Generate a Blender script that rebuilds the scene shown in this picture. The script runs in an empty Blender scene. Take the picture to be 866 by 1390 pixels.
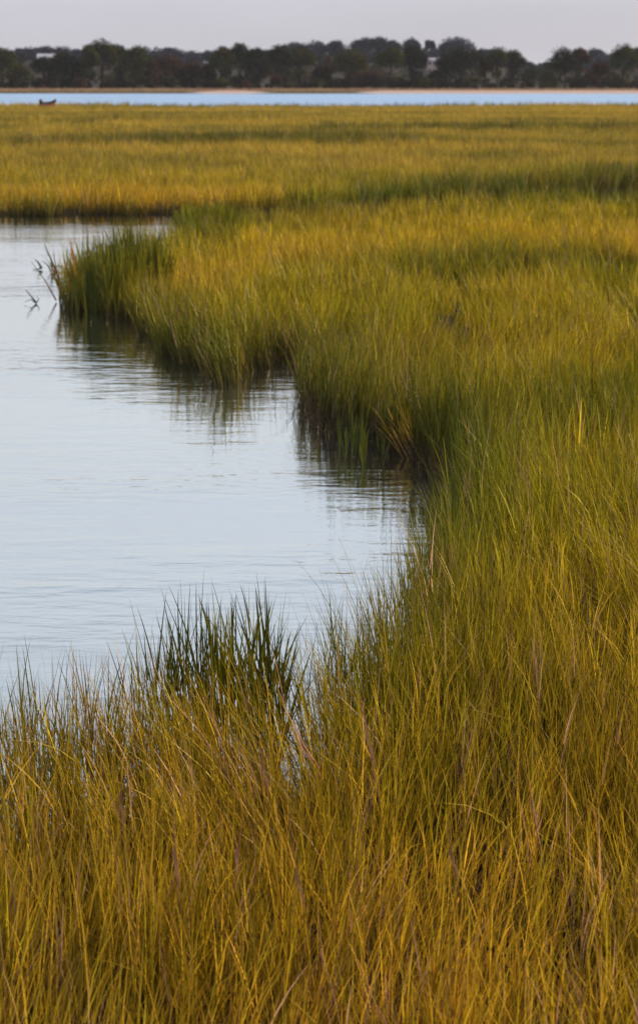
import bpy, math, random
import numpy as np
from mathutils import Vector

random.seed(7)
RNG = np.random.default_rng(11)
R = math.radians
scene = bpy.context.scene
COL = scene.collection

# ------------------------------------------------------------------ camera
F_PX = 2200.0            # focal length in pixels of the 866 x 1390 photograph
CX, CY = 433.0, 650.0    # optical centre in that photograph
HOR = 111.0              # horizon row
CAM_H = 3.0
PITCH = math.atan((CY - HOR) / F_PX)
cp, sp = math.cos(PITCH), math.sin(PITCH)

cam_data = bpy.data.cameras.new('camera')
cam = bpy.data.objects.new('camera', cam_data)
COL.objects.link(cam)
cam.location = (0, 0, CAM_H)
cam.rotation_euler = (R(90) - PITCH, 0, 0)
cam_data.sensor_fit = 'VERTICAL'
cam_data.sensor_height = 38.5
cam_data.lens = F_PX / 1390.0 * 38.5
cam_data.shift_y = (CY - 695.0) / 1390.0
cam_data.clip_start = 0.1
cam_data.clip_end = 20000
cam_data.dof.use_dof = True
cam_data.dof.focus_distance = 7.6
cam_data.dof.aperture_fstop = 4.0
cam_data.dof.aperture_blades = 7
scene.camera = cam

# ------------------------------------------------------------------ world and sun
SUN_EL, SUN_AZ = R(27), R(72)      # azimuth clockwise from +Y (view direction): low on the right
world = bpy.data.worlds.new('World')
scene.world = world
world.use_nodes = True
nt = world.node_tree
nt.nodes.clear()
out = nt.nodes.new('ShaderNodeOutputWorld')
bg = nt.nodes.new('ShaderNodeBackground')
bg.inputs['Strength'].default_value = 0.1
sky = nt.nodes.new('ShaderNodeTexSky')
sky.sky_type = 'NISHITA'
sky.sun_disc = False
sky.sun_elevation = SUN_EL
sky.sun_rotation = SUN_AZ
sky.air_density = 1.0
sky.dust_density = 1.5
tc = nt.nodes.new('ShaderNodeTexCoord')
sep = nt.nodes.new('ShaderNodeSeparateXYZ')
nt.links.new(tc.outputs['Generated'], sep.inputs[0])
ramp = nt.nodes.new('ShaderNodeValToRGB')      # the veil of high thin cloud by elevation
ramp.color_ramp.interpolation = 'EASE'
e = ramp.color_ramp.elements
e[0].position = 0.0; e[0].color = (0.575, 0.575, 0.64, 1)
e[1].position = 0.9; e[1].color = (0.22, 0.32, 0.52, 1)
for pos, c in ((0.045, (0.55, 0.54, 0.62)), (0.09, (0.64, 0.66, 0.72)), (0.16, (0.76, 0.79, 0.81)), (0.27, (0.73, 0.80, 0.88)), (0.38, (0.62, 0.70, 0.78)), (0.6, (0.30, 0.40, 0.58))):
    n = ramp.color_ramp.elements.new(pos); n.color = (*c, 1)
nt.links.new(sep.outputs['Z'], ramp.inputs[0])
mapn = nt.nodes.new('ShaderNodeMapping')
mapn.inputs['Scale'].default_value = (1.2, 1.2, 9.0)
nt.links.new(tc.outputs['Generated'], mapn.inputs[0])
cn = nt.nodes.new('ShaderNodeTexNoise')
cn.inputs['Scale'].default_value = 1.6
cn.inputs['Detail'].default_value = 5
nt.links.new(mapn.outputs[0], cn.inputs['Vector'])
cr = nt.nodes.new('ShaderNodeMapRange')
cr.inputs['From Min'].default_value = 0.35; cr.inputs['From Max'].default_value = 0.65
cr.inputs['To Min'].default_value = 0.90; cr.inputs['To Max'].default_value = 1.06
nt.links.new(cn.outputs['Fac'], cr.inputs['Value'])
veil = nt.nodes.new('ShaderNodeVectorMath'); veil.operation = 'SCALE'
nt.links.new(ramp.outputs['Color'], veil.inputs[0])
nt.links.new(cr.outputs[0], veil.inputs['Scale'])
veil2 = nt.nodes.new('ShaderNodeVectorMath'); veil2.operation = 'SCALE'
veil2.inputs['Scale'].default_value = 8.3
nt.links.new(veil.outputs[0], veil2.inputs[0])
mixs = nt.nodes.new('ShaderNodeMix'); mixs.data_type = 'RGBA'
mixs.inputs[0].default_value = 0.86
nt.links.new(sky.outputs[0], mixs.inputs[6])
nt.links.new(veil2.outputs[0], mixs.inputs[7])
nt.links.new(mixs.outputs[2], bg.inputs['Color'])
nt.links.new(bg.outputs[0], out.inputs['Surface'])

sun_d = bpy.data.lights.new('sun', 'SUN')
sun_d.energy = 4.9
sun_d.angle = R(1.0)
sun_d.color = (1.0, 0.80, 0.56)
sun = bpy.data.objects.new('sun', sun_d)
COL.objects.link(sun)
sdir = Vector((math.sin(SUN_AZ) * math.cos(SUN_EL), math.cos(SUN_AZ) * math.cos(SUN_EL), math.sin(SUN_EL)))
sun.rotation_euler = sdir.to_track_quat('Z', 'Y').to_euler()
sun.location = (20, -20, 30)

scene.view_settings.view_transform = 'Standard'
scene.view_settings.look = 'None'
scene.view_settings.exposure = 0.42
scene.view_settings.gamma = 1.0
scene.render.engine = 'CYCLES'
scene.cycles.max_bounces = 6
scene.cycles.diffuse_bounces = 3
scene.cycles.glossy_bounces = 3
scene.cycles.transmission_bounces = 3
scene.cycles.volume_bounces = 0
scene.cycles.use_denoising = True

# ------------------------------------------------------------------ pixel helpers (photograph pixels -> points in the world)
def ray(px, py):
    u = (px - CX) / F_PX
    v = -(py - CY) / F_PX
    return u, cp + v * sp, -sp + v * cp
def ground(px, py, z=0.0):
    u, dy, dz = ray(px, py)
    t = (z - CAM_H) / dz
    return (u * t, dy * t)
def at_depth(px, py, Y):
    u, dy, dz = ray(px, py)
    t = Y / dy
    return (u * t, Y, CAM_H + dz * t)

# ------------------------------------------------------------------ numpy noise
_LAT = np.random.default_rng(5).random((256, 256))
def vnoise(x, y):
    xi = np.floor(x).astype(int); yi = np.floor(y).astype(int)
    fx = x - xi; fy = y - yi
    fx = fx * fx * (3 - 2 * fx); fy = fy * fy * (3 - 2 * fy)
    a = _LAT[xi & 255, yi & 255]; b = _LAT[(xi + 1) & 255, yi & 255]
    c = _LAT[xi & 255, (yi + 1) & 255]; d = _LAT[(xi + 1) & 255, (yi + 1) & 255]
    return (a * (1 - fx) + b * fx) * (1 - fy) + (c * (1 - fx) + d * fx) * fy
def fnoise(x, y, o=3):
    s = 0; a = 0.5; t = 0
    for k in range(o):
        s = s + a * vnoise(x * 2 ** k + 17.3 * k, y * 2 ** k + 5.1 * k); t += a; a *= 0.5
    return s / t
def sstep(a, b, x):
    t = np.clip((x - a) / (b - a), 0, 1)
    return t * t * (3 - 2 * t)

# ------------------------------------------------------------------ layout of the creek
POOL_PX = [(-2500, 294), (0, 295), (130, 293), (250, 293), (420, 287), (600, 278), (866, 257), (1400, 236),
           (1400, 262), (866, 284), (600, 294), (420, 309), (300, 316), (256, 322), (245, 345), (170, 372), (105, 398),
           (90, 412), (103, 424), (150, 431), (190, 440), (215, 462), (270, 505), (310, 522), (345, 505), (385, 492), (418, 494), (424, 535),
           (418, 566), (447, 588), (500, 608), (565, 628), (603, 645), (642, 695), (640, 760), (610, 860), (562, 935),
           (482, 1018), (400, 1058), (300, 1064), (200, 1075), (130, 1100), (0, 1135), (-200, 1180), (-2500, 1330)]
POOL = np.array([ground(*p) for p in POOL_PX])
DITCHES = [
    ([(590, 668), (700, 645), (800, 622), (1000, 590), (1400, 560)], 0.30),
    ([(600, 384), (740, 378), (870, 384), (1300, 400)], 0.85),
    ([(-900, 214), (100, 206), (220, 202), (420, 199), (520, 205)], 1.1),
    ([(480, 185), (640, 183), (1000, 178)], 1.4),
    ([(-900, 176), (60, 172), (330, 170)], 2.0),
]
DITCHES = [(np.array([ground(*p) for p in pl]), w) for pl, w in DITCHES]

def seg_dist(P, a, b):
    ab = b - a
    t = np.clip(((P - a) @ ab) / (ab @ ab), 0, 1)
    return np.hypot(*(P - a - t[:, None] * ab).T)
def inside(P, poly):
    r = np.zeros(len(P), bool)
    x, y = P[:, 0], P[:, 1]
    for (x0, y0), (x1, y1) in zip(poly, np.roll(poly, -1, 0)):
        if y0 == y1: continue
        r ^= ((y0 > y) != (y1 > y)) & (x < (x1 - x0) * (y - y0) / (y1 - y0) + x0)
    return r
FAR_EDGE = 186.0
def far_edge(x):
    return FAR_EDGE + 9 * (fnoise(x / 22.0 + 40, x * 0 + 3.0) - 0.5) * 2
def water_sd(P):
    """signed distance to open water, positive on the marsh"""
    d = np.full(len(P), 1e9)
    for a, b in zip(POOL, np.roll(POOL, -1, 0)):
        d = np.minimum(d, seg_dist(P, a, b))
    d = np.where(inside(P, POOL), -d, d)
    for pl, w in DITCHES:
        dd = np.full(len(P), 1e9)
        for a, b in zip(pl[:-1], pl[1:]):
            dd = np.minimum(dd, seg_dist(P, a, b))
        d = np.minimum(d, dd - w)
    wob = 0.10 * (fnoise(P[:, 0] * 1.7, P[:, 1] * 1.7, 3) - 0.5) * np.clip(P[:, 1] / 15, 0.8, 4)
    d = d + wob * 2
    return np.minimum(d, far_edge(P[:, 0]) - P[:, 1])
SHORE = ground(433, 127)[1] - 1
def terrain(P):
    sd = water_sd(P)
    x, y = P[:, 0], P[:, 1]
    n = fnoise(x * 0.8, y * 0.8, 4) - 0.5
    z = np.where(sd > 0, -0.01 + 0.10 * sstep(0, 0.9, sd) + 0.08 * n * sstep(0.2, 1, sd), -0.01 - 0.5 * sstep(0, 1.2, -sd))
    shore = SHORE + 10 * (fnoise(x / 70.0 + 9, y * 0 + 1) - 0.5)
    s = y - shore
    land = -0.6 + 1.3 * sstep(-30, 34, s) + 0.25 * sstep(30, 90, s)
    bump = fnoise(x / 160.0 + 31, y / 300.0, 2)
    land = land + (7.0 + 6 * bump) * sstep(560, 790, y) + 3 * sstep(800, 1100, y)
    gap = np.exp(-((x / np.maximum(y, 1) - 0.136) / 0.035) ** 2)
    land = land - 2.2 * gap * sstep(600, 790, y)
    return np.where(y > far_edge(x) + 60, land, z)

# ------------------------------------------------------------------ materials
def new_mat(name):
    m = bpy.data.materials.new(name); m.use_nodes = True
    m.node_tree.nodes.clear()
    o = m.node_tree.nodes.new('ShaderNodeOutputMaterial')
    return m, m.node_tree, o
def leaf_mat(name, transl=0.35, gloss=0.06, gain=1.0):
    """blade / leaf colour comes from the per-blade colour attribute, broken by a fine noise"""
    m, t, o = new_mat(name)
    at = t.nodes.new('ShaderNodeAttribute'); at.attribute_name = 'tint'
    hs = t.nodes.new('ShaderNodeHueSaturation'); hs.inputs['Value'].default_value = gain
    t.links.new(at.outputs['Color'], hs.inputs['Color'])
    df = t.nodes.new('ShaderNodeBsdfDiffuse'); tr = t.nodes.new('ShaderNodeBsdfTranslucent')
    gl = t.nodes.new('ShaderNodeBsdfGlossy'); gl.inputs['Roughness'].default_value = 0.45
    gl.inputs['Color'].default_value = (0.8, 0.8, 0.75, 1)
    t.links.new(hs.outputs[0], df.inputs['Color']); t.links.new(hs.outputs[0], tr.inputs['Color'])
    m1 = t.nodes.new('ShaderNodeMixShader'); m1.inputs[0].default_value = transl
    t.links.new(df.outputs[0], m1.inputs[1]); t.links.new(tr.outputs[0], m1.inputs[2])
    m2 = t.nodes.new('ShaderNodeMixShader'); m2.inputs[0].default_value = gloss
    t.links.new(m1.outputs[0], m2.inputs[1]); t.links.new(gl.outputs[0], m2.inputs[2])
    t.links.new((m2 if gloss > 0 else m1).outputs[0], o.inputs[0])
    return m
def rough_mat(name, c1, c2, scale=3.0, rough=0.9, bump=0.3, c3=None):
    m, t, o = new_mat(name)
    b = t.nodes.new('ShaderNodeBsdfPrincipled'); b.inputs['Roughness'].default_value = rough
    b.inputs['Specular IOR Level'].default_value = 0.5 if rough < 0.6 else 0.12
    co = t.nodes.new('ShaderNodeTexCoord'); n = t.nodes.new('ShaderNodeTexNoise')
    n.inputs['Scale'].default_value = scale; n.inputs['Detail'].default_value = 6
    t.links.new(co.outputs['Object'], n.inputs['Vector'])
    r = t.nodes.new('ShaderNodeValToRGB')
    r.color_ramp.elements[0].position = 0.35; r.color_ramp.elements[0].color = (*c1, 1)
    r.color_ramp.elements[1].position = 0.65; r.color_ramp.elements[1].color = (*c2, 1)
    t.links.new(n.outputs['Fac'], r.inputs[0]); t.links.new(r.outputs[0], b.inputs['Base Color'])
    bp = t.nodes.new('ShaderNodeBump'); bp.inputs['Strength'].default_value = bump
    bp.inputs['Distance'].default_value = 0.05
    t.links.new(n.outputs['Fac'], bp.inputs['Height']); t.links.new(bp.outputs[0], b.inputs['Normal'])
    t.links.new(b.outputs[0], o.inputs[0])
    return m

M_GRASS = leaf_mat('marsh_grass_blades', 0.34, 0.02)
M_LEAF = leaf_mat('tree_leaves', 0.20, 0.0)
M_MUD = rough_mat('marsh_mud', (0.018, 0.013, 0.008), (0.045, 0.032, 0.018), 5.0, 0.85, 0.6)
M_SAND = rough_mat('beach_sand', (0.40, 0.29, 0.24), (0.49, 0.36, 0.30), 0.4, 0.95, 0.2)
M_BARK = rough_mat('bark', (0.03, 0.024, 0.018), (0.06, 0.048, 0.034), 2.0, 0.95, 0.5)
M_PLASTER = rough_mat('house_wall_paint', (0.60, 0.40, 0.33), (0.68, 0.46, 0.38), 0.6, 0.85, 0.1)
M_WHITEWALL = rough_mat('white_wall_paint', (0.70, 0.68, 0.70), (0.78, 0.76, 0.78), 0.6, 0.8, 0.1)
M_ROOF = rough_mat('grey_roof_shingle', (0.30, 0.28, 0.32), (0.40, 0.38, 0.41), 1.5, 0.8, 0.3)
M_PALEROOF = rough_mat('pale_metal_roof', (0.40, 0.39, 0.43), (0.48, 0.47, 0.51), 1.0, 0.5, 0.1)
M_WINDOW = rough_mat('dark_window_glass', (0.05, 0.05, 0.10), (0.07, 0.07, 0.14), 1.0, 0.15, 0.0)
M_HULL = rough_mat('orange_hull_paint', (0.55, 0.22, 0.08), (0.66, 0.30, 0.12), 2.0, 0.5, 0.1)
M_COVER = rough_mat('dark_boat_cover', (0.03, 0.02, 0.03), (0.06, 0.035, 0.045), 3.0, 0.7, 0.3)

def water_mat():
    m, t, o = new_mat('creek_water')
    geo = t.nodes.new('ShaderNodeNewGeometry')
    sepx = t.nodes.new('ShaderNodeSeparateXYZ'); t.links.new(geo.outputs['Position'], sepx.inputs[0])
    def noise(scale, sx, sy, detail, rot=0.0):
        mp = t.nodes.new('ShaderNodeMapping'); mp.inputs['Scale'].default_value = (sx, sy, 1)
        mp.inputs['Rotation'].default_value = (0, 0, rot)
        t.links.new(geo.outputs['Position'], mp.inputs[0])
        n = t.nodes.new('ShaderNodeTexNoise'); n.inputs['Scale'].default_value = scale
        n.inputs['Detail'].default_value = detail
        t.links.new(mp.outputs[0], n.inputs['Vector'])
        return n.outputs['Fac']
    def math2(op, a, b):
        n = t.nodes.new('ShaderNodeMath'); n.operation = op
        for i, v in enumerate((a, b)):
            if isinstance(v, (int, float)): n.inputs[i].default_value = v
            else: t.links.new(v, n.inputs[i])
        return n.outputs[0]
    fine = noise(7.0, 0.55, 1.6, 3, 0.06)
    mid = noise(2.2, 0.5, 1.5, 2, -0.08)
    patch = noise(0.30, 0.5, 1.3, 3)
    pr = t.nodes.new('ShaderNodeMapRange')
    pr.inputs['From Min'].default_value = 0.40; pr.inputs['From Max'].default_value = 0.68
    pr.inputs['To Min'].default_value = 0.55; pr.inputs['To Max'].default_value = 2.2
    t.links.new(patch, pr.inputs['Value'])
    far = t.nodes.new('ShaderNodeMapRange')         # the open bay beyond the marsh is rougher
    far.inputs['From Min'].default_value = 150; far.inputs['From Max'].default_value = 200
    far.inputs['To Min'].default_value = 1.0; far.inputs['To Max'].default_value = 6.0
    t.links.new(sepx.outputs['Y'], far.inputs['Value'])
    h = math2('ADD', math2('MULTIPLY', fine, 0.0040), math2('MULTIPLY', mid, 0.0085))
    h = math2('MULTIPLY', h, pr.outputs[0])
    h = math2('MULTIPLY', h, far.outputs[0])
    bp = t.nodes.new('ShaderNodeBump'); bp.inputs['Strength'].default_value = 1.0
    bp.inputs['Distance'].default_value = 1.0
    t.links.new(h, bp.inputs['Height'])
    fr = t.nodes.new('ShaderNodeFresnel'); fr.inputs['IOR'].default_value = 2.0
    t.links.new(bp.outputs[0], fr.inputs['Normal'])
    df = t.nodes.new('ShaderNodeBsdfDiffuse'); df.inputs['Color'].default_value = (0.035, 0.040, 0.040, 1)
    gl = t.nodes.new('ShaderNodeBsdfGlossy')
    ro = t.nodes.new('ShaderNodeMapRange')          # wind-roughened bay beyond the marsh, bluer water
    ro.inputs['From Min'].default_value = 150; ro.inputs['From Max'].default_value = 200
    ro.inputs['To Min'].default_value = 0.03; ro.inputs['To Max'].default_value = 0.42
    t.links.new(sepx.outputs['Y'], ro.inputs['Value']); t.links.new(ro.outputs[0], gl.inputs['Roughness'])
    gc = t.nodes.new('ShaderNodeMapRange')
    gc.inputs['From Min'].default_value = 150; gc.inputs['From Max'].default_value = 200
    t.links.new(sepx.outputs['Y'], gc.inputs['Value'])
    cm = t.nodes.new('ShaderNodeMix'); cm.data_type = 'RGBA'
    cm.inputs[6].default_value = (1, 1, 1, 1); cm.inputs[7].default_value = (0.66, 0.82, 1.0, 1)
    t.links.new(gc.outputs[0], cm.inputs[0]); t.links.new(cm.outputs[2], gl.inputs['Color'])
    t.links.new(bp.outputs[0], gl.inputs['Normal'])
    mx = t.nodes.new('ShaderNodeMixShader')
    fm = t.nodes.new('ShaderNodeMapRange')
    fm.inputs['From Min'].default_value = 0.1; fm.inputs['From Max'].default_value = 0.75
    fm.inputs['To Min'].default_value = 0.70; fm.inputs['To Max'].default_value = 0.97
    t.links.new(fr.outputs[0], fm.inputs['Value'])
    t.links.new(fm.outputs[0], mx.inputs[0]); t.links.new(df.outputs[0], mx.inputs[1]); t.links.new(gl.outputs[0], mx.inputs[2])
    t.links.new(mx.outputs[0], o.inputs[0])
    return m
M_WATER = water_mat()

# ------------------------------------------------------------------ object helpers
def props(o, label=None, cat=None, group=None, kind=None):
    if label: o['label'] = label
    if cat: o['category'] = cat
    if group: o['group'] = group
    if kind: o['kind'] = kind
    return o
def link(name, mesh, mat, parent=None):
    o = bpy.data.objects.new(name, mesh)
    if mat: mesh.materials.append(mat)
    COL.objects.link(o)
    if parent: o.parent = parent
    return o
def empty(name, loc, **kw):
    o = bpy.data.objects.new(name, None)
    COL.objects.link(o); o.location = loc; o.empty_display_size = 0.2
    return props(o, **kw)
def mesh_arrays(name, verts, loops, sizes, tint=None, smooth=False):
    me = bpy.data.meshes.new(name)
    me.vertices.add(len(verts)); me.vertices.foreach_set('co', np.ascontiguousarray(verts, np.float32).ravel())
    me.loops.add(len(loops)); me.loops.foreach_set('vertex_index', np.ascontiguousarray(loops, np.int32))
    me.polygons.add(len(sizes))
    starts = np.concatenate(([0], np.cumsum(sizes)[:-1])).astype(np.int32)
    me.polygons.foreach_set('loop_start', starts)
    me.polygons.foreach_set('loop_total', np.asarray(sizes, np.int32))
    if smooth: me.polygons.foreach_set('use_smooth', np.ones(len(sizes), bool))
    me.update(calc_edges=True)
    if tint is not None:
        a = me.attributes.new('tint', 'FLOAT_COLOR', 'POINT')
        c = np.ones((len(verts), 4), np.float32); c[:, :3] = tint
        a.data.foreach_set('color', c.ravel())
    return me
class MB:
    """collects boxes and tubes into one mesh"""
    def __init__(s): s.v = []; s.f = []
    def add(s, vs, fs):
        k = len(s.v); s.v += [tuple(v) for v in vs]; s.f += [tuple(i + k for i in f) for f in fs]
    def box(s, x0, x1, y0, y1, z0, z1):
        s.add([(x, y, z) for z in (z0, z1) for y in (y0, y1) for x in (x0, x1)],
              [(0, 2, 3, 1), (4, 5, 7, 6), (0, 1, 5, 4), (2, 6, 7, 3), (0, 4, 6, 2), (1, 3, 7, 5)])
    def tube(s, pts, rad, n=7):
        pts = [Vector(p) for p in pts]; rings = []
        for i, p in enumerate(pts):
            d = (pts[min(i + 1, len(pts) - 1)] - pts[max(i - 1, 0)]).normalized()
            a = d.orthogonal().normalized(); b = d.cross(a)
            rings.append([p + (a * math.cos(2 * math.pi * k / n) + b * math.sin(2 * math.pi * k / n)) * rad[i] for k in range(n)])
        vs = [v for r in rings for v in r]; fs = []
        for i in range(len(rings) - 1):
            for k in range(n):
                fs.append((i * n + k, i * n + (k + 1) % n, (i + 1) * n + (k + 1) % n, (i + 1) * n + k))
        fs.append(tuple(range(n))[::-1]); fs.append(tuple((len(rings) - 1) * n + k for k in range(n)))
        s.add(vs, fs)
    def build(s, name, mat, parent=None, smooth=False):
        me = bpy.data.meshes.new(name); me.from_pydata(s.v, [], s.f); me.update()
        if smooth: me.polygons.foreach_set('use_smooth', np.ones(len(me.polygons), bool))
        return link(name, me, mat, parent)

# ------------------------------------------------------------------ ground and water
def axis(lo, hi, n, k):
    a, b = math.asinh(lo / k), math.asinh(hi / k)
    return np.sinh(np.linspace(a, b, n)) * k
gx = axis(-6000, 6000, 380, 3.0)
gy = np.concatenate((axis(-800, 2, 40, 6)[:-1], axis(2, 160, 420, 14)[:-1], np.linspace(160, 1200, 220)[:-1], np.geomspace(1200, 12000, 25)))
X, Y = np.meshgrid(gx, gy)
P = np.stack((X.ravel(), Y.ravel()), 1)
Z = terrain(P)
nx, ny = len(gx), len(gy)
idx = np.arange(nx * ny).reshape(ny, nx)
q = np.stack((idx[:-1, :-1], idx[:-1, 1:], idx[1:, 1:], idx[1:, :-1]), -1).reshape(-1, 4)
props(link('ground', mesh_arrays('ground', np.column_stack((P, Z)), q.ravel(), np.full(len(q), 4), smooth=True), M_MUD), kind='structure')
w = MB(); w.add([(-6000, -800, 0), (6000, -800, 0), (6000, 560, 0), (-6000, 560, 0)], [(0, 1, 2, 3)])
props(w.build('water', M_WATER), kind='structure')

# pink sand strips along the far shore (draped 4 cm over the ground, where the photograph shows bare sand)
def sand_strip(px0, px1, s0=-6.0, s1=24.0):
    x0 = at_depth(px0, 120, SHORE)[0]; x1 = at_depth(px1, 120, SHORE)[0]
    nx_, ny_ = int((x1 - x0) / 2) + 2, 14
    u = np.linspace(0, 1, nx_); v = np.linspace(0, 1, ny_)
    U, V = np.meshgrid(u, v)
    xs = x0 + (x1 - x0) * U
    taper = np.clip(np.minimum(U * (x1 - x0), (1 - U) * (x1 - x0)) / 9.0, 0.05, 1)
    shore = SHORE + 10 * (fnoise(xs / 70.0 + 9, xs * 0 + 1) - 0.5)
    ys = shore + s0 + (s1 - s0) * (0.5 + (V - 0.5) * taper)
    Pn = np.stack((xs.ravel(), ys.ravel()), 1)
    z = terrain(Pn) + 0.05
    ii = np.arange(nx_ * ny_).reshape(ny_, nx_)
    qq = np.stack((ii[:-1, :-1], ii[:-1, 1:], ii[1:, 1:], ii[1:, :-1]), -1).reshape(-1, 4)
    return props(link('sand_beach', mesh_arrays('sand_beach', np.column_stack((Pn, z)), qq.ravel(), np.full(len(qq), 4), smooth=True), M_SAND), kind='structure')
sand_strip(248, 372)
sand_strip(478, 1100)

# ------------------------------------------------------------------ grass generator
def blade_mesh(name, base, L, Wd, lean, curve, az, tint, ts, silt_shade=None, brown=0.35):
    """base (n,3) roots, lean (n,2) straight slope, curve (n,2) extra bend at the tip"""
    n = len(base); ts = np.asarray(ts)
    m = len(ts)
    nv = 2 * (m - 1) + 1
    V = np.zeros((n, nv, 3), np.float32); T = np.zeros((n, nv, 3), np.float32)
    side = np.stack((np.cos(az), np.sin(az)), 1)
    bend = np.hypot(lean[:, 0] + curve[:, 0], lean[:, 1] + curve[:, 1])
    dry = np.array([0.30, 0.17, 0.06]); 
    for i, tt in enumerate(ts):
        xy = base[:, :2] + L[:, None] * (lean * tt + curve * tt * tt)
        z = base[:, 2] + L * (tt - 0.28 * np.minimum(bend, 1.3) * tt * tt)
        wt = Wd * (0.75 + 0.5 * min(tt / 0.3, 1) * 0.5) * (1 - tt) ** 0.75
        lum = tint.sum(1, keepdims=True) / 0.53
        c = tint * (1 - brown * max(0, 1 - tt / 0.35)) + dry * lum * brown * max(0, 1 - tt / 0.35)
        if silt_shade is not None:
            w_ = (silt_shade * (1 - sstep(0.12, 0.34, z)))[:, None]
            c = c + (np.array([0.065, 0.050, 0.015]) - c) * w_  # shade at the bank foot painted into the low blades as mud brown
        if i < m - 1:
            for s, k in ((-0.5, 2 * i), (0.5, 2 * i + 1)):
                V[:, k, :2] = xy + side * (wt * s)[:, None]; V[:, k, 2] = z; T[:, k] = c
        else:
            V[:, nv - 1, :2] = xy; V[:, nv - 1, 2] = z; T[:, nv - 1] = c
    quads = np.array([[2 * i, 2 * i + 1, 2 * i + 3, 2 * i + 2] for i in range(m - 2)]).reshape(-1)
    one = np.concatenate((quads, [nv - 3, nv - 2, nv - 1]))
    loops = (np.arange(n)[:, None] * nv + one[None]).ravel()
    sizes = np.tile([4] * (m - 2) + [3], n)
    return V.reshape(-1, 3), loops, sizes, T.reshape(-1, 3)
def join(parts):
    vs, ls, ss, tt = [], [], [], []; k = 0
    for v, l, s, t in parts:
        vs.append(v); ls.append(l + k); ss.append(s); tt.append(t); k += len(v)
    return np.concatenate(vs), np.concatenate(ls), np.concatenate(ss), np.concatenate(tt)

GOLD = np.array([0.50, 0.345, 0.016]); OLIVE = np.array([0.265, 0.235, 0.009])
GREEN = np.array([0.095, 0.112, 0.007]); RUST = np.array([0.42, 0.185, 0.028]); DEAD = np.array([0.46, 0.27, 0.17])
def grass_colour(P, sd, rng):
    x, y = P[:, 0], P[:, 1]; n = len(P)
    band = fnoise(x / 3.2 + 3, y / 4.5 + 8, 3)
    big = fnoise(x / 17.0 + 60, y / 8.0 + 20, 3)
    near = 1 - sstep(7.5, 10.5, y)                    # the warm patch of grass by the viewer
    mid = sstep(8, 11, y) * (1 - sstep(15, 19, y))
    pxl = CX + F_PX * x / (y * 0.97)
    g = 0.20 + 0.95 * np.exp(-np.maximum(sd, 0) / np.clip(y / 24, 0.35, 1.5)) + 1.5 * (band - 0.5) + 0.9 * (big - 0.5) + 0.02 * mid + 0.08 * near + 0.9 * np.exp(-((pxl - 300) / 120) ** 2 - ((y - 79) / 5.0) ** 2) + 1.3 * (fnoise(x / 45 + 2, y / 5.0 + 31, 2) - 0.5) * sstep(42, 55, y)
    pxl = CX + F_PX * x / (y * 0.97)
    fb = sstep(36, 39, y) * np.exp(-np.maximum(sd, 0) / 3.0) * (1 - sstep(240, 430, pxl)) * (y < 55)   # the far bank on the left is dry and rusty
    fr_ = sstep(36, 40, y) * np.exp(-np.maximum(sd, 0) / 2.0) * sstep(300, 480, pxl) * (y < 58)      # the same bank on the right is dark green
    bk = sstep(25, 28, y) * (1 - sstep(36, 40, y)) * np.exp(-np.maximum(sd, 0) / 2.5) * (pxl > 330)
    g = g - 1.1 * fb + 0.75 * fr_ - 0.8 * bk - 0.5 * sstep(600, 680, pxl) * sstep(9.5, 11, y) * (1 - sstep(17, 20, y)) * np.exp(-np.maximum(sd, 0) / 1.5)
    g = np.clip(g + rng.normal(0, 0.22, n), 0, 1.4)
    c = np.where((g < 0.6)[:, None], GOLD + (OLIVE - GOLD) * (g / 0.6)[:, None], OLIVE + (GREEN - OLIVE) * np.clip((g - 0.6) / 0.8, 0, 1)[:, None])
    r = np.clip(0.06 + 0.40 * near + 0.9 * fb + 0.9 * np.clip(fnoise(x / 50 + 12, y / 4.0 + 77, 2) - 0.55, 0, 1) * sstep(42, 55, y) + 0.8 * (fnoise(x / 1.6 + 90, y / 2.0, 2) - 0.5), 0, 0.8) * rng.random(n)
    c = c + (RUST - c) * r[:, None]
    tan = (0.38 * sstep(38, 60, y))[:, None]
    c = c + (np.array([0.40, 0.285, 0.075]) * c.sum(1, keepdims=True) / 0.78 - c) * tan
    dead = rng.random(n) < (0.03 + 0.035 * near)
    c[dead] = DEAD * rng.uniform(0.6, 1.1, (dead.sum(), 1))
    return c * np.exp(rng.normal(-0.06, 0.38, (n, 1))) * (0.94 + 0.13 * near[:, None] + 0.35 * (fnoise(x / 0.6 + 5, y / 0.9, 2)[:, None] - 0.5))

def sample_marsh(d0, d1, dens_fn, seed, margin=1.35, side=1.6):
    rng = np.random.default_rng(seed); outp = []
    edges = np.geomspace(d0, d1, 40)
    for a, b in zip(edges[:-1], edges[1:]):
        half = 0.205 * b * margin + side
        n = int(dens_fn(0.5 * (a + b)) * 2 * half * (b - a))
        outp.append(np.column_stack((rng.uniform(-half, half, n), rng.uniform(a, b, n))))
    P = np.concatenate(outp)
    sd = water_sd(P)
    # clumped: thin out in the gaps between tussocks, ragged at the very edge
    cl = fnoise(P[:, 0] * 2.6, P[:, 1] * 2.6, 2)
    lo = np.where(P[:, 1] < 13, 0.45, 0.06)
    keep = (rng.random(len(P)) < np.clip(0.45 + 4.0 * (cl - 0.42), lo, 1)) & (sd > -0.10)
    edge_thin = np.where(sd > 0, 1, 0.7)
    u_left = P[:, 0] / P[:, 1]
    thin = np.where((P[:, 1] < 9.5) & (P[:, 0] < 0.3), np.clip(0.50 + sd / 0.6, 0.22, 1), edge_thin)
    keep &= rng.random(len(P)) < thin
    return P[keep], sd[keep], cl[keep], rng
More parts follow.
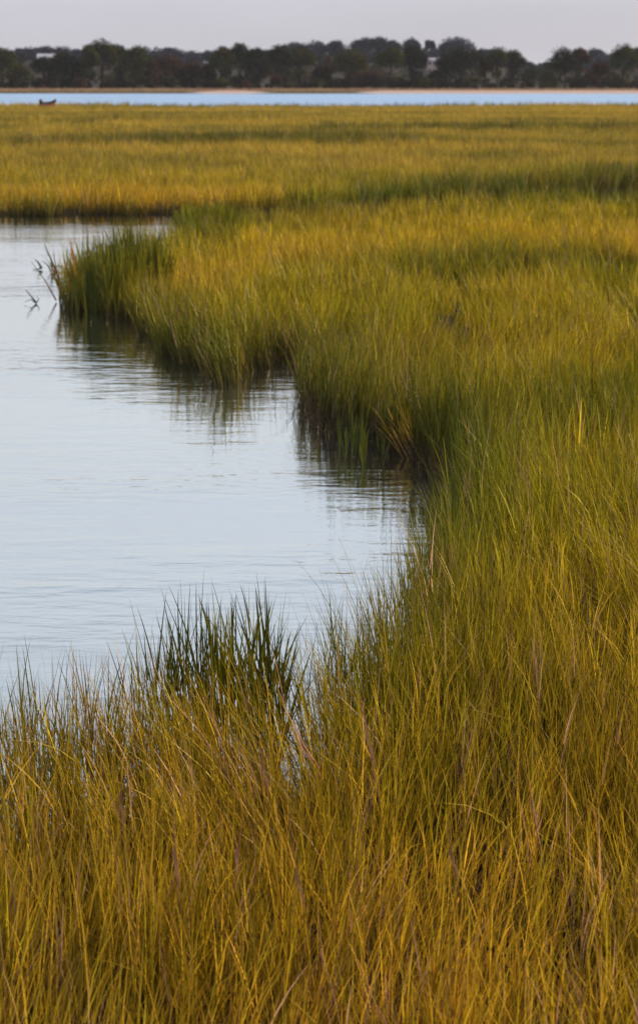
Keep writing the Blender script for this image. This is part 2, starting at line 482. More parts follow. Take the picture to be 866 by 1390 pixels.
def height(P, sd):
    x, y = P[:, 0], P[:, 1]
    h = 0.60 + 0.20 * np.exp(-np.maximum(sd, 0) / 1.2) + 0.22 * (fnoise(x / 1.1 + 7, y / 1.1 + 2, 3) - 0.5)
    h += 0.14 * (fnoise(x / 9 + 70, y / 6 + 2, 2) - 0.5)
    # shorter turf behind the spit, where the far channel's bank shows over it
    beh = sstep(24, 30, y) * (1 - sstep(43, 46, y))
    h = h + 0.34 * np.exp(-np.maximum(sd, 0) / 3.0) * sstep(36, 40, y) + 0.24 * (fnoise(x / 0.42, y / 0.42, 1) - 0.5) * sstep(8, 14, y)
    return h * (1 - 0.16 * beh)
def lean_field(P):
    x, y = P[:, 0], P[:, 1]
    return np.stack(((fnoise(x / 1.3 + 11, y / 1.6, 2) - 0.5) * 0.75 - 0.03, (fnoise(x / 1.3, y / 1.6 + 44, 2) - 0.5) * 0.5), 1)

def near_grass(d0, d1, dens, seed):
    """stems with leaves that fan out, for the turf one can look into"""
    P, sd, cl, rng = sample_marsh(d0, d1, dens, seed)
    n = len(P)
    H = height(P, sd) * rng.uniform(0.62, 1.14, n)
    lf = lean_field(P) + rng.normal(0, 0.085, (n, 2)) + rng.normal(0, 0.38, (n, 2)) * (rng.random((n, 1)) < 0.035)
    lf[sd < 0.5] *= 0.7
    col = grass_colour(P, sd, rng)
    phi = rng.uniform(0, 2 * math.pi, n)
    z0 = np.full(n, -0.02)
    parts = []
    K = 4
    for k in range(K):
        a = (0.03, 0.22, 0.42, 0.60)[k] * rng.uniform(0.7, 1.2, n)
        base = np.column_stack((P + lf * (a * H)[:, None], z0 + a * H))
        L = np.minimum(H - a * H * 0.9, H * 0.72) * rng.uniform(0.8, 1.15, n)
        ang = phi + k * math.pi + rng.normal(0, 0.5, n)
        spread = rng.uniform(0.02, 0.17, n); cur = rng.gamma(2.0, 0.06, n)
        d = np.stack((np.cos(ang), np.sin(ang)), 1)
        W = rng.uniform(0.0035, 0.0090, n) * np.clip(P[:, 1] / 9, 0.85, 1.6) ** 0.7
        parts.append(blade_mesh('b', base, L, W, lf + d * spread[:, None], d * cur[:, None] + lf * 0.35,
                                ang + math.pi / 2 + rng.normal(0, 0.6, n), col * rng.uniform(0.85, 1.15, (n, 1)), (0, 0.3, 0.6, 0.85, 1.0), brown=0.5 if k == 0 else 0.1, silt_shade=0.85 * (1 - sstep(0.3, 0.8, sd))))
    print('near stems', n)
    # low dead thatch between the stems
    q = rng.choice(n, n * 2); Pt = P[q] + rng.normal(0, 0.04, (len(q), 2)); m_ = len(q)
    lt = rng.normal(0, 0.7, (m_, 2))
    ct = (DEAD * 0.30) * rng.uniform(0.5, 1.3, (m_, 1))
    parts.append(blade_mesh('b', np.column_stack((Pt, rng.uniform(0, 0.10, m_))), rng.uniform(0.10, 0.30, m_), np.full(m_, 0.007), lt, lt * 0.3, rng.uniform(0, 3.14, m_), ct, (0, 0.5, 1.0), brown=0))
    return parts
def far_grass(d0, d1, dens, wid, seed, ts=(0, 0.45, 0.8, 1.0), margin=1.3):
    P, sd, cl, rng = sample_marsh(d0, d1, dens, seed, margin)
    n = len(P)
    H = height(P, sd) * rng.uniform(0.55, 1.15, n)
    H *= 0.86 + 0.4 * (cl - 0.4)
    lf = lean_field(P) * 0.8 + rng.normal(0, 0.12, (n, 2))
    d = rng.normal(0, 0.16, (n, 2))
    col = grass_colour(P, sd, rng)
    base = np.column_stack((P, np.full(n, -0.03)))
    print('far blades', n)
    return [blade_mesh('b', base, H, wid(P[:, 1]) * rng.uniform(0.6, 1.3, n), lf, d, rng.uniform(0, math.pi, n), col, ts, silt_shade=0.9 * (1 - sstep(0.4, 1.0, sd)))]

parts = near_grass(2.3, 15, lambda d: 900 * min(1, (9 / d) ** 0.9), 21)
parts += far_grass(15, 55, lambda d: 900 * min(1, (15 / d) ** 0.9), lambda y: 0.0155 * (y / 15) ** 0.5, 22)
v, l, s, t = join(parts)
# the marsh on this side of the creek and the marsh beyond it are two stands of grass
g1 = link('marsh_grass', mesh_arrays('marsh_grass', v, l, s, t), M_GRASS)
props(g1, label='golden green cordgrass covering the near marsh and the banks of the creek', cat='grass', kind='stuff')
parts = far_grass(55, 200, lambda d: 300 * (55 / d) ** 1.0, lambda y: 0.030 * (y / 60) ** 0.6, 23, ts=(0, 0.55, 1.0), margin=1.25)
v, l, s, t = join(parts)
g2 = link('marsh_grass', mesh_arrays('marsh_grass', v, l, s, t), M_GRASS)
props(g2, label='distant golden marsh grass stretching to the open water', cat='grass', kind='stuff')

# dune grass on the far shore
rng = np.random.default_rng(31)
n = 26000
Px = rng.uniform(-150, 150, n); s_ = rng.uniform(0, 55, n)
shore = SHORE + 10 * (fnoise(Px / 70.0 + 9, Px * 0 + 1) - 0.5)
pxl = CX + Px / (SHORE * cp + 0) * F_PX
bare = (((pxl > 252) & (pxl < 368)) | (pxl > 484)) & (s_ < 26)
k = ~bare
P = np.column_stack((Px, shore + s_ - 3))[k]; s2 = s_[k]; n = len(P)
base = np.column_stack((P, terrain(P) - 0.02))
mixf = np.clip(s2 / 22 + rng.normal(0, 0.25, n), 0, 1)[:, None]
col = np.array([0.17, 0.17, 0.05]) * (1 - mixf) + np.array([0.40, 0.25, 0.15]) * mixf
col = col * rng.uniform(0.7, 1.25, (n, 1))
v, l, s, t = blade_mesh('b', base, rng.uniform(0.3, 0.8, n), np.full(n, 0.16), rng.normal(0, 0.15, (n, 2)), rng.normal(0, 0.1, (n, 2)), rng.uniform(0, math.pi, n), col, (0, 0.5, 1.0))
props(link('shore_grass', mesh_arrays('shore_grass', v, l, s, t), M_GRASS), label='tan and olive dune grass along the far shore', cat='grass', kind='stuff')

# ------------------------------------------------------------------ single grass clumps standing out of the turf
def clump(name, pxs, py, radius, H, nst, label, colour, seed, group=None, width=0.0085, lean=(0, 0), spread=(0.02, 0.17), K=5, hvar=(0.65, 1.10), cat='grass clump', curvek=0.035):
    x, y = ground(pxs, py)
    rng = np.random.default_rng(seed)
    r = radius * np.sqrt(rng.random(nst)); a = rng.uniform(0, 2 * math.pi, nst)
    P = np.stack((r * np.cos(a), r * np.sin(a) * 0.7), 1)
    Hs = H * rng.uniform(*hvar, nst) * (1 - 0.25 * (r / radius) ** 2)
    lf = P / radius * 0.10 + rng.normal(0, 0.05, (nst, 2)) + np.array(lean)
    phi = rng.uniform(0, 2 * math.pi, nst); parts = []
    col = np.array(colour)[None] * rng.uniform(0.6, 1.35, (nst, 1)); ol = rng.random(nst) < 0.32
    col[ol] = OLIVE * rng.uniform(0.6, 1.1, (ol.sum(), 1))
    for k in range(K):
        aa = (0.0, 0.15, 0.32, 0.48, 0.62)[k] * rng.uniform(0.8, 1.15, nst)
        base = np.column_stack((P + lf * (aa * Hs)[:, None], aa * Hs - 0.02))
        L = (Hs - aa * Hs * 0.95) * rng.uniform(0.72, 1.05, nst)
        ang = phi + k * math.pi + rng.normal(0, 0.4, nst)
        d = np.stack((np.cos(ang), np.sin(ang) * 0.7), 1)
        parts.append(blade_mesh('b', base, L, rng.uniform(0.6, 1.25, nst) * width, lf + d * rng.uniform(*spread, nst)[:, None],
                                d * rng.gamma(2.0, curvek, nst)[:, None], rng.uniform(-0.9, 0.9, nst) , col * rng.uniform(0.85, 1.15, (nst, 1)), (0, 0.25, 0.5, 0.72, 0.88, 1.0), brown=0.25))
    v, l, s, t = join(parts)
    o = link(name, mesh_arrays(name, v, l, s, t), M_GRASS)
    o.location = (x, y, 0.0)
    return props(o, label=label, cat=cat, group=group)
DG = (0.070, 0.080, 0.010)
clump('grass_clump', 322, 1052, 0.09, 1.05, 18, 'tallest dark green grass clump, its leaves fanned out against the open water', DG, 1, 'tall clumps on the near bank', width=0.013, spread=(0.02, 0.30))
clump('grass_clump', 364, 1048, 0.09, 0.95, 17, 'upright dark grass clump right beside the tallest one on the near bank', DG, 2, 'tall clumps on the near bank', width=0.013, spread=(0.02, 0.22))
clump('grass_clump', 288, 1050, 0.08, 0.96, 14, 'slim dark grass clump just left of the tallest one', DG, 3, 'tall clumps on the near bank', width=0.012, lean=(-0.04, 0))
clump('grass_clump', 256, 1058, 0.06, 0.92, 9, 'low thin grass clump between the two groups of dark clumps', DG, 4, 'tall clumps on the near bank')
clump('grass_clump', 228, 1056, 0.11, 0.93, 19, 'dark grass clump at the left end of the tall clumps, before the water', DG, 5, 'tall clumps on the near bank')
clump('grass_clump', 40, 1112, 0.10, 0.80, 14, 'feathery grass clump at the left edge rising over the pale water', (0.10, 0.12, 0.014), 6, 'loose clumps at the left edge', lean=(-0.06, 0), spread=(0.05, 0.35))
clump('grass_clump', 128, 1092, 0.14, 0.76, 14, 'loose green grass clump between the left edge and the tall dark clumps', (0.10, 0.12, 0.014), 7, 'loose clumps at the left edge', lean=(-0.05, 0), spread=(0.05, 0.35))
clump('grass_clump', 566, 900, 0.10, 0.80, 10, 'dark blue green grass clump at the inner corner of the pool', DG, 8, None, spread=(0.03, 0.22), width=0.010)
clump('grass_clump', 602, 840, 0.16, 0.80, 26, 'leafy dark green grass clump on the point where water meets the right bank', (0.085, 0.105, 0.014), 9, None, width=0.010)
clump('grass_clump', 500, 990, 0.16, 0.76, 16, 'thin grass clump leaning over the water right of the tall clumps', (0.10, 0.12, 0.014), 10, None, lean=(-0.06, 0), spread=(0.05, 0.3))
# the spit across the pool
clump('reed_clump', 106, 412, 0.22, 1.05, 17, 'orange brown reed clump at the tip of the grassy spit', (0.36, 0.15, 0.03), 11, None, width=0.020, lean=(-0.12, 0), cat='reed clump', spread=(0.04, 0.30))
clump('reed_clump', 134, 424, 0.35, 1.12, 42, 'dark green reed clump beside the orange reeds on the spit', (0.115, 0.120, 0.012), 12, None, width=0.022, cat='reed clump')
clump('reed_clump', 188, 418, 0.42, 1.42, 80, 'tallest square topped green reed clump in the middle of the spit', (0.095, 0.105, 0.013), 13, None, width=0.022, cat='reed clump', hvar=(0.75, 1.0), spread=(0.02, 0.16))
clump('reed_clump', 160, 425, 0.35, 1.20, 45, 'green reed clump between the square topped clump and the tip of the spit', (0.115, 0.120, 0.012), 14, None, width=0.022, cat='reed clump')
clump('bushy_clump', 290, 322, 0.75, 0.82, 110, 'rounded green grass mound where the pool narrows behind the spit', (0.20, 0.20, 0.014), 15, None, width=0.03, cat='grass clump')
# sparse stems standing in the water before the bank
clump('reed_tuft', 216, 478, 0.05, 0.42, 4, 'short lone reed tuft standing in water left of the middle bank', (0.20, 0.19, 0.02), 17, None, width=0.016, cat='reed tuft')
clump('reed_tuft', 470, 622, 0.16, 0.50, 9, 'sparse reed tuft standing in the water before the undercut bank', (0.12, 0.14, 0.015), 18, None, width=0.011, cat='reed tuft')
clump('reed_tuft', 508, 632, 0.14, 0.42, 7, 'shorter reed tuft in the water nearer the corner of the pool', (0.14, 0.15, 0.015), 19, None, width=0.011, cat='reed tuft')
clump('reed_tuft', 336, 512, 0.12, 0.62, 8, 'yellow reed tuft leaning left from the foot of the middle bank', (0.34, 0.25, 0.03), 20, None, width=0.014, lean=(-0.35, 0), cat='reed tuft')
clump('reed_tuft', 566, 622, 0.10, 0.60, 7, 'golden leaning stalks at the waterline below the undercut bank', (0.40, 0.26, 0.03), 22, None, width=0.011, lean=(-0.45, 0), cat='reed tuft')

# ------------------------------------------------------------------ broken reeds lying in the pool
def reed(pts_px, depth_py, label, colour=(0.05, 0.06, 0.03), rad=0.012, leaves=()):
    x0, y0 = ground(*depth_py)
    m = MB()
    pts = []
    for px, py in pts_px:
        X_, Y_, Z_ = at_depth(px, py, y0)
        pts.append((X_ - x0, 0.06 * (len(pts) % 2), Z_))
    m.tube(pts, [rad * (1 - 0.75 * i / (len(pts) - 1)) for i in range(len(pts))], 5)
    for lf in leaves:
        q_ = []
        for px, py in lf:
            X_, Y_, Z_ = at_depth(px, py, y0); q_.append((X_ - x0, -0.03, Z_))
        m.tube(q_, [rad * 0.8 * (1 - 0.8 * i / (len(q_) - 1)) for i in range(len(q_))], 4)
    me = bpy.data.meshes.new('broken_reed'); me.from_pydata(m.v, [], m.f); me.update()
    a = me.attributes.new('tint', 'FLOAT_COLOR', 'POINT')
    a.data.foreach_set('color', np.tile(np.array([*colour, 1.0], np.float32), len(me.vertices)))
    o = link('broken_reed', me, M_GRASS); o.location = (x0, y0, 0)
    return props(o, label=label, cat='reed', group='broken reeds lying in the pool')
reed([(76, 367), (68, 350), (61, 332)], (76, 368), 'longest dark broken reed leaning left out of the pool by the spit', rad=0.022, leaves=[[(70, 356), (72, 364), (78, 374)]])
reed([(57, 364), (52, 357), (48, 352)], (57, 366), 'short thick dark reed stub standing left of the longest broken reed', rad=0.022, leaves=[[(57, 364), (52, 365), (45, 365)]])
reed([(71, 369), (64, 360), (58, 354)], (71, 370), 'dark reed leaning between the short stub and the longest reed', rad=0.016)
reed([(84, 363), (79, 360), (75, 366)], (82, 366), 'small bent dark reed touching the water nearest the orange clump', rad=0.018)
reed([(77, 408), (62, 383), (43, 355)], (77, 410), 'long pale tan reed slanting across the pool surface', (0.32, 0.20, 0.10), 0.013)
reed([(50, 411), (42, 403), (35, 393)], (48, 412), 'tangled dark reed farthest from the spit with a pale stalk', rad=0.014, leaves=[[(50, 411), (43, 406), (33, 410)], [(50, 411), (54, 406), (51, 402)]])

# ------------------------------------------------------------------ dead brown stalks leaning in the foreground turf
def dead_stalk(tip, foot, label, seed):
    """tip and foot in photograph pixels; the tip stands at turf height, the foot is hidden lower in the grass"""
    rng = random.Random(seed)
    x0, y0 = ground(foot[0], foot[1], 0.25)
    u, dy, dz = ray(*tip)
    t = (0.80 - CAM_H) / dz
    x1, y1 = u * t, dy * t
    d = Vector((x1 - x0, y1 - y0, 0.62))
    m = MB()
    pts = [Vector((0, 0, 0)) - d * 0.3, Vector((0, 0, 0)), d * 0.35 + Vector((rng.uniform(-.01, .01), 0, 0.02)), d * 0.7, d]
    m.tube(pts, [0.004, 0.004, 0.0038, 0.003, 0.001], 5)
    # papery sheath and a wilted leaf
    vs, fs = [], []
    for i in range(6):
        f = 0.40 + i * 0.075; p = d * f
        w_ = 0.0045 * math.sin(math.pi * (i + 0.8) / 6.6)
        off = Vector((0.006 * math.sin(i * 1.3) , -0.004, 0))
        vs += [p + off + Vector((-w_, 0, 0)), p + off + Vector((w_, 0.003, 0))]
    for i in range(5): fs.append((2 * i, 2 * i + 1, 2 * i + 3, 2 * i + 2))
    m.add(vs, fs)
    me = bpy.data.meshes.new('dead_stalk'); me.from_pydata(m.v, [], m.f); me.update()
    c = DEAD * rng.uniform(0.8, 1.15)
    a = me.attributes.new('tint', 'FLOAT_COLOR', 'POINT')
    a.data.foreach_set('color', np.tile(np.array([*c, 1.0], np.float32), len(me.vertices)))
    o = link('dead_stalk', me, M_GRASS); o.location = (x0, y0, 0.25)
    return props(o, label=label, cat='dead stalk', group='dead brown stalks in the foreground grass')
dead_stalk((487, 960), (520, 1110), 'longest pale brown dead stalk leaning left in the middle foreground grass', 1)
dead_stalk((398, 1005), (440, 1075), 'pinkish dead stalk slanting left of the longest one', 2)
dead_stalk((350, 1015), (372, 1130), 'upright brown dead stalk below the tall dark clumps', 3)
dead_stalk((165, 1060), (168, 1180), 'straight grey brown dead stalk left of centre in the foreground', 4)
dead_stalk((236, 1130), (246, 1280), 'brown dead stalk at the bottom, left of centre', 5)
dead_stalk((330, 1140), (312, 1240), 'short dead stalk leaning right near the bottom', 6)
dead_stalk((605, 1145), (628, 1240), 'crooked dead stalk near the bottom, right of centre', 7)
dead_stalk((715, 1080), (735, 1165), 'thin dead stalk in the grass at the lower right', 8)
dead_stalk((842, 985), (832, 1040), 'small dead stalk at the right edge', 9)
dead_stalk((396, 1172), (420, 1280), 'dark brown dead stalk at the bottom centre', 10)

# ------------------------------------------------------------------ trees
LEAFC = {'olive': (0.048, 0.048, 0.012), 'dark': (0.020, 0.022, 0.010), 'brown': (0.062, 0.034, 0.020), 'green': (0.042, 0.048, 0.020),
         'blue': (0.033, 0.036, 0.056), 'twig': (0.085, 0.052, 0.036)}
def crown_arrays(W, D, z0, z1, colour, seed, nl=1500, leaf=0.42, shape='round', dens=1.0):
    rng = np.random.default_rng(seed)
    H = z1 - z0; nlobe = int(12 + W * 1.3)
    # lobes placed over an uneven egg-shaped envelope
    th = rng.uniform(0, 2 * math.pi, nlobe); hh = rng.uniform(0.08, 0.90, nlobe)
    if shape == 'flat': prof = np.where(hh > 0.5, 1.0, 0.45); 
    elif shape == 'low': prof = np.sqrt(np.clip(1 - (hh - 0.15) ** 2 * 1.15, 0.05, 1))
    else: prof = np.sqrt(np.clip(1 - ((hh - 0.45) / 0.58) ** 2, 0.05, 1)) * np.where(hh < 0.4, 0.92, 1)
    rr = rng.uniform(0.25, 0.80, nlobe) * prof
    lr = rng.uniform(0.16, 0.30, nlobe) * min(W, H * 1.2)
    c = np.column_stack((np.cos(th) * rr * W / 2, np.sin(th) * rr * D / 2, z0 + H * hh))
    # most lobes make up the outer dome of the crown
    for q in range(int(nlobe * 0.6)):
        al = rng.uniform(-1.45, 1.45); bt = rng.uniform(-1, 1)
        hx = max(W / 2 - lr[q] * 0.8, W * 0.1); c[q] = (hx * math.sin(al), bt * 0.3 * D, z1 - lr[q] * 0.8 - (H * (0.30 if shape != 'low' else 0.45)) * (1 - math.cos(al)) - rng.uniform(0, 0.10) * H)
    # always a top lobe at the measured height
    c[0] = (rng.uniform(-.1, .1) * W, 0, z1 - lr[0] * 0.8)
    lim = np.minimum(lr * 0.8, W / 2 * 0.8)
    c[:, 2] = np.clip(c[:, 2], z0 + lr * 0.5, z1 - lr * 0.8)
    c[:, 0] = np.clip(c[:, 0], -W / 2 + lim, W / 2 - lim)
    n = int(nl * dens)
    li = rng.choice(nlobe, n, p=(lr ** 2) / (lr ** 2).sum())
    d = rng.normal(0, 1, (n, 3)); d /= np.linalg.norm(d, axis=1, keepdims=True)
    rad = lr[li] * (1 - 0.55 * rng.random(n) ** 2.0) * rng.uniform(0.8, 1.18, n)
    p = c[li] + d * rad[:, None] * np.array([1, 1, 0.85])
    keep = p[:, 2] > 0.1
    p = p[keep]; d = d[keep]; li = li[keep]; n = len(p)
    nrm = d + rng.normal(0, 0.75, (n, 3)); nrm /= np.linalg.norm(nrm, axis=1, keepdims=True)
    a = np.cross(nrm, rng.normal(0, 1, (n, 3))); a /= np.linalg.norm(a, axis=1, keepdims=True)
    b = np.cross(nrm, a)
    s = leaf * rng.uniform(0.5, 1.3, n)
    V = np.stack([p - a * s[:, None] * 0.6, p + b * s[:, None] * 0.42, p + a * s[:, None] * 0.6, p - b * s[:, None] * 0.42], 1)
    base = np.array(colour)
    lob = rng.uniform(0.70, 1.35, nlobe)
    warm = rng.uniform(-0.14, 0.16, nlobe)
    tint = base[None] * (lob[li] * rng.uniform(0.7, 1.3, n))[:, None]
    tint[:, 0] *= 1 + warm[li]; tint[:, 1] *= 1 - warm[li] * 0.3
    return V.reshape(-1, 3), np.arange(4 * n), np.full(n, 4), np.repeat(tint, 4, 0), c, lr
TREES = []
def tree(px, topy, wpx, depth, kind, label, seed, name='tree', cat='tree', group=None, shape='round', low=0.10, dens=1.0, leaf=0.42, ztop=None):
    X_, Y_, ztop_ = at_depth(px, topy - 3.5, depth)
    gz = float(terrain(np.array([[X_, Y_]]))[0])
    H = max(1.5, ztop_ - gz)
    W = wpx / F_PX * depth * 1.03
    t = empty(name, (X_, Y_, gz), label=label, cat=cat, group=group)
    rngp = random.Random(seed)
    z0 = H * low
    v, l, s, tn, lobes, lr = crown_arrays(W, W * 0.85, z0, H, LEAFC[kind], seed, nl=int(900 + 26 * W * H), leaf=leaf * 1.15, shape=shape, dens=dens)
    link('crown', mesh_arrays('crown', v, l, s, tn), M_LEAF, t)
    m = MB(); r0 = 0.018 * H + 0.06
    bend = rngp.uniform(-0.05, 0.05) * H
    mid = (bend * 0.5, 0, H * 0.45)
    m.tube([(0, 0, -0.3), (0, 0, H * 0.12), mid, (bend, 0, H * 0.82)], [r0 * 1.3, r0, r0 * 0.7, r0 * 0.12], 7)
    order = list(range(len(lobes))); rngp.shuffle(order)
    for k in order[:7]:
        c = lobes[k]; f = rngp.uniform(0.15, 0.5)
        st = Vector((bend * f, 0, H * f * 0.9 + 0.1)); en = Vector(c)
        m.tube([st, (st + en) / 2 + Vector((0, 0, 0.04 * H)), en], [r0 * 0.5, r0 * 0.3, r0 * 0.08], 5)
    m.build('trunk', M_BARK, t, smooth=True)
    return t
G = 'trees along the far shore'
front = [
    (-22, 66, 40, 'olive', 'dark'), 
]
FT = [  # px, top, width, kind, shape, label
    (3, 68, 34, 'olive', 'round', 'dark olive tree cut by the left edge of the far treeline'),
    (26, 90, 38, 'olive', 'low', 'low olive bush like tree next to the tree at the left edge'),
    (60, 80, 36, 'dark', 'round', 'dark rounded tree below the white house on the far shore'),
    (84, 74, 42, 'dark', 'round', 'broad dark tree right of the white house on the far shore'),
    (108, 84, 20, 'brown', 'round', 'narrow brownish tree squeezed beside the tallest tree on the left'),
    (120, 64, 26, 'olive', 'round', 'small leaning shoulder tree on the left flank of the tallest left tree'),
    (137, 55, 40, 'olive', 'round', 'tallest tree at the left of the far treeline, ragged olive crown'),
    (160, 63, 30, 'dark', 'round', 'dark tree touching the right side of the tallest left tree'),
    (182, 65, 36, 'olive', 'round', 'olive tree with a sloping right shoulder, third of the tall left group'),
    (202, 80, 26, 'brown', 'round', 'brown thin crowned tree at the end of the tall left group'),
    (232, 78, 44, 'brown', 'low', 'wide brown rounded tree in front of the flat topped pine'),
    (258, 86, 36, 'brown', 'low', 'lower brown tree between the wide brown tree and the central grove'),
    (280, 90, 26, 'dark', 'low', 'low dark tree at the left foot of the central grove'),
    (303, 66, 34, 'olive', 'round', 'olive tree forming the left shoulder of the central grove'),
    (326, 61, 30, 'dark', 'round', 'dark peaked tree, highest of the central grove'),
    (350, 67, 34, 'dark', 'round', 'dark tree right of the peaked tree in the central grove'),
    (378, 64, 34, 'dark', 'round', 'dark tree right of the middle of the central grove'),
    (408, 66, 38, 'olive', 'round', 'brown olive rounded tree ending the central grove on the right'),
    (438, 92, 30, 'dark', 'low', 'low dark tree in the dip left of the lone round tree'),
    (475, 70, 44, 'olive', 'round', 'lone ball shaped olive tree right of the central grove'),
    (531, 68, 40, 'olive', 'round', 'tall olive tree right of the light brown shrub'),
    (560, 64, 36, 'dark', 'round', 'dark tree immediately left of the pink house'),
    (596, 98, 30, 'dark', 'low', 'low dark tree below the pink house'),
    (625, 67, 58, 'dark', 'round', 'widest dark tree, immediately right of the pink house'),
    (658, 82, 18, 'brown', 'round', 'narrow brown tree between the widest dark tree and its right neighbour'),
    (675, 67, 28, 'olive', 'round', 'olive tree second right of the pink house'),
    (698, 71, 30, 'dark', 'round', 'dark tree at the left side of the open scrubby gap'),
    (768, 67, 42, 'dark', 'round', 'dark rounded tree at the right side of the open scrubby gap'),
    (788, 68, 24, 'brown', 'round', 'rusty tipped tree against the right flank of the tree beside the gap'),
    (815, 86, 34, 'brown', 'low', 'lower brown tree between two tall trees at the right'),
    (847, 63, 34, 'olive', 'round', 'tall olive tree close to the right edge'),
    (872, 66, 32, 'dark', 'round', 'dark tree cut by the right edge of the far treeline'),
]
for i, (px, ty, wpx, kd, sh, lab) in enumerate(FT):
    tree(px, ty, wpx * 1.08, 500 + (i * 37 % 5) * 3.0, kd, lab, 100 + i, group=G, shape=sh, low=0.06)
# trees outside the frame, so the wood goes on
for i, px in enumerate((-45, -85, -130, 915, 960, 1010)):
    tree(px, 66 + (i * 5) % 9, 44, 520, 'dark', 'dark tree of the far shore treeline, number %s beyond the %s edge' % (('one', 'two', 'three')[i % 3], 'left' if i < 3 else 'right'), 300 + i, group=G, low=0.06)
SH = [  # shrubs on the shore
    (375, 104, 20, 'brown', 'small round brown shrub before the central grove'),
    (492, 99, 30, 'twig', 'light brown shrub between the lone round tree and the tall olive tree'),
    (509, 97, 22, 'twig', 'narrower light brown shrub touching the tall olive tree'),
    (448, 80, 18, 'twig', 'tall grey brown shrub behind the dip beside the lone round tree'),
    (175, 108, 22, 'olive', 'olive shrub at the foot of the tall left group'),
    (232, 106, 20, 'olive', 'olive shrub under the wide brown tree'),
    (300, 108, 20, 'olive', 'olive shrub under the left shoulder of the central grove'),
    (640, 108, 26, 'olive', 'olive shrub before the widest dark tree'),
    (582, 110, 24, 'olive', 'low olive shrub in front of the pink house'),
    (725, 92, 34, 'green', 'grey green bush filling the open gap'),
    (742, 97, 26, 'green', 'smaller green bush at the right of the open gap'),
    (802, 104, 26, 'brown', 'brown shrub at the foot of the lower brown tree'),
    (108, 108, 20, 'brown', 'reddish brown shrub left of the tallest left tree'),
]
for i, (px, ty, wpx, kd, lab) in enumerate(SH):
    dp = 493 if ty > 96 else 535
    tree(px, ty, wpx, dp, kd, lab, 400 + i, name='shrub', cat='shrub', group='shrubs along the far shore', shape='low', low=0.02, leaf=0.34)
# trees one can tell apart on the hills behind
HT = [
    (36, 68, 34, 'rounded blue grey tree on the hill at the far left'),
    (64, 66, 26, 'dome shaped dark blue tree behind the white house'),
    (100, 70, 36, 'low blue grey tree on the hill left of the tallest left tree'),
    (232, 68, 30, 'flat topped pine standing alone against the sky'),
    (265, 76, 34, 'low dark tree on the hill right of the flat topped pine'),
    (290, 75, 24, 'small dark tree on the hill left of the central grove'),
    (400, 60, 44, 'blue grey tree on the hill above the right end of the central grove'),
    (428, 58, 34, 'blue grey tree left of the dip in the hill behind the lone round tree'),
    (457, 58, 32, 'grey green tree on the hill above the lone round tree'),
    (492, 54, 38, 'left tree of the high blue grey group on the hill'),
    (514, 53, 30, 'middle tree of the high blue grey group on the hill'),
    (534, 57, 24, 'right tree of the high blue grey group on the hill'),
    (558, 55, 26, 'dark blue rounded tree on the hill left of the pink house'),
    (583, 58, 17, 'small ball shaped tree on the hill above the pink house'),
    (622, 54, 46, 'large dome shaped dark tree on the hill above the widest tree'),
    (602, 63, 24, 'low left shoulder tree beside the large dome shaped one'),
    (655, 69, 30, 'grey tree on the hill right of the large dome shaped one'),
    (808, 69, 30, 'dark tree on the hill in the dip between two tall right trees'),
]
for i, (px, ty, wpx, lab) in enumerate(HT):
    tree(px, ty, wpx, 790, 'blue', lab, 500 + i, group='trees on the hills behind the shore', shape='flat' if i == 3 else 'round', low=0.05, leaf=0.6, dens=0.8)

# the wood on the hills and the undergrowth of the shore, which read as masses
def mass(name, label, n, xr, yfn, hfn, kinds, leaf, seed, cat='wood', skip=None, nl=260):
    rng = np.random.default_rng(seed); parts = []
    for i in range(n):
        x = rng.uniform(*xr); y = yfn(rng)
        if skip and skip(x, y): continue
        gz = float(terrain(np.array([[x, y]]))[0]); H = hfn(x, y, rng)
        W = H * rng.uniform(0.9, 1.5)
        kd = kinds[rng.integers(len(kinds))]
        v, l, s, t, _, _ = crown_arrays(W, W, 0.0, H, LEAFC[kd], int(rng.integers(1e6)), nl=nl, leaf=leaf, shape='low')
        v = v + np.array([x, y, gz - 0.2]); parts.append((v, l, s, t))
    v, l, s, t = join(parts)
    return props(link(name, mesh_arrays(name, v, l, s, t), M_LEAF), label=label, cat=cat, kind='stuff')
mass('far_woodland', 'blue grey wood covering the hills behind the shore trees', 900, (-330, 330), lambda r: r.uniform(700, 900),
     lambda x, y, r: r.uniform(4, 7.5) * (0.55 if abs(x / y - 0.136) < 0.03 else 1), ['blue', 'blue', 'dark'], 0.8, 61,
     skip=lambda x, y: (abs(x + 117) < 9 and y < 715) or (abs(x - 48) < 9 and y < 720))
mass('undergrowth', 'dark tangled undergrowth beneath the shore trees', 380, (-170, 170), lambda r: r.uniform(488, 520),
     lambda x, y, r: r.uniform(1.4, 4.2), ['dark', 'brown', 'olive', 'dark', 'dark'], 0.4, 62, cat='undergrowth')
mass('scrub', 'grey green scrub on the slope in the open gap', 110, (-200, 200), lambda r: r.uniform(560, 690),
     lambda x, y, r: r.uniform(2.2, 4.5), ['green', 'brown', 'blue'], 0.5, 63, cat='scrub',
     skip=lambda x, y: (abs(x / y + 0.167) < 0.018) or (abs(x / y - 0.073) < 0.012))

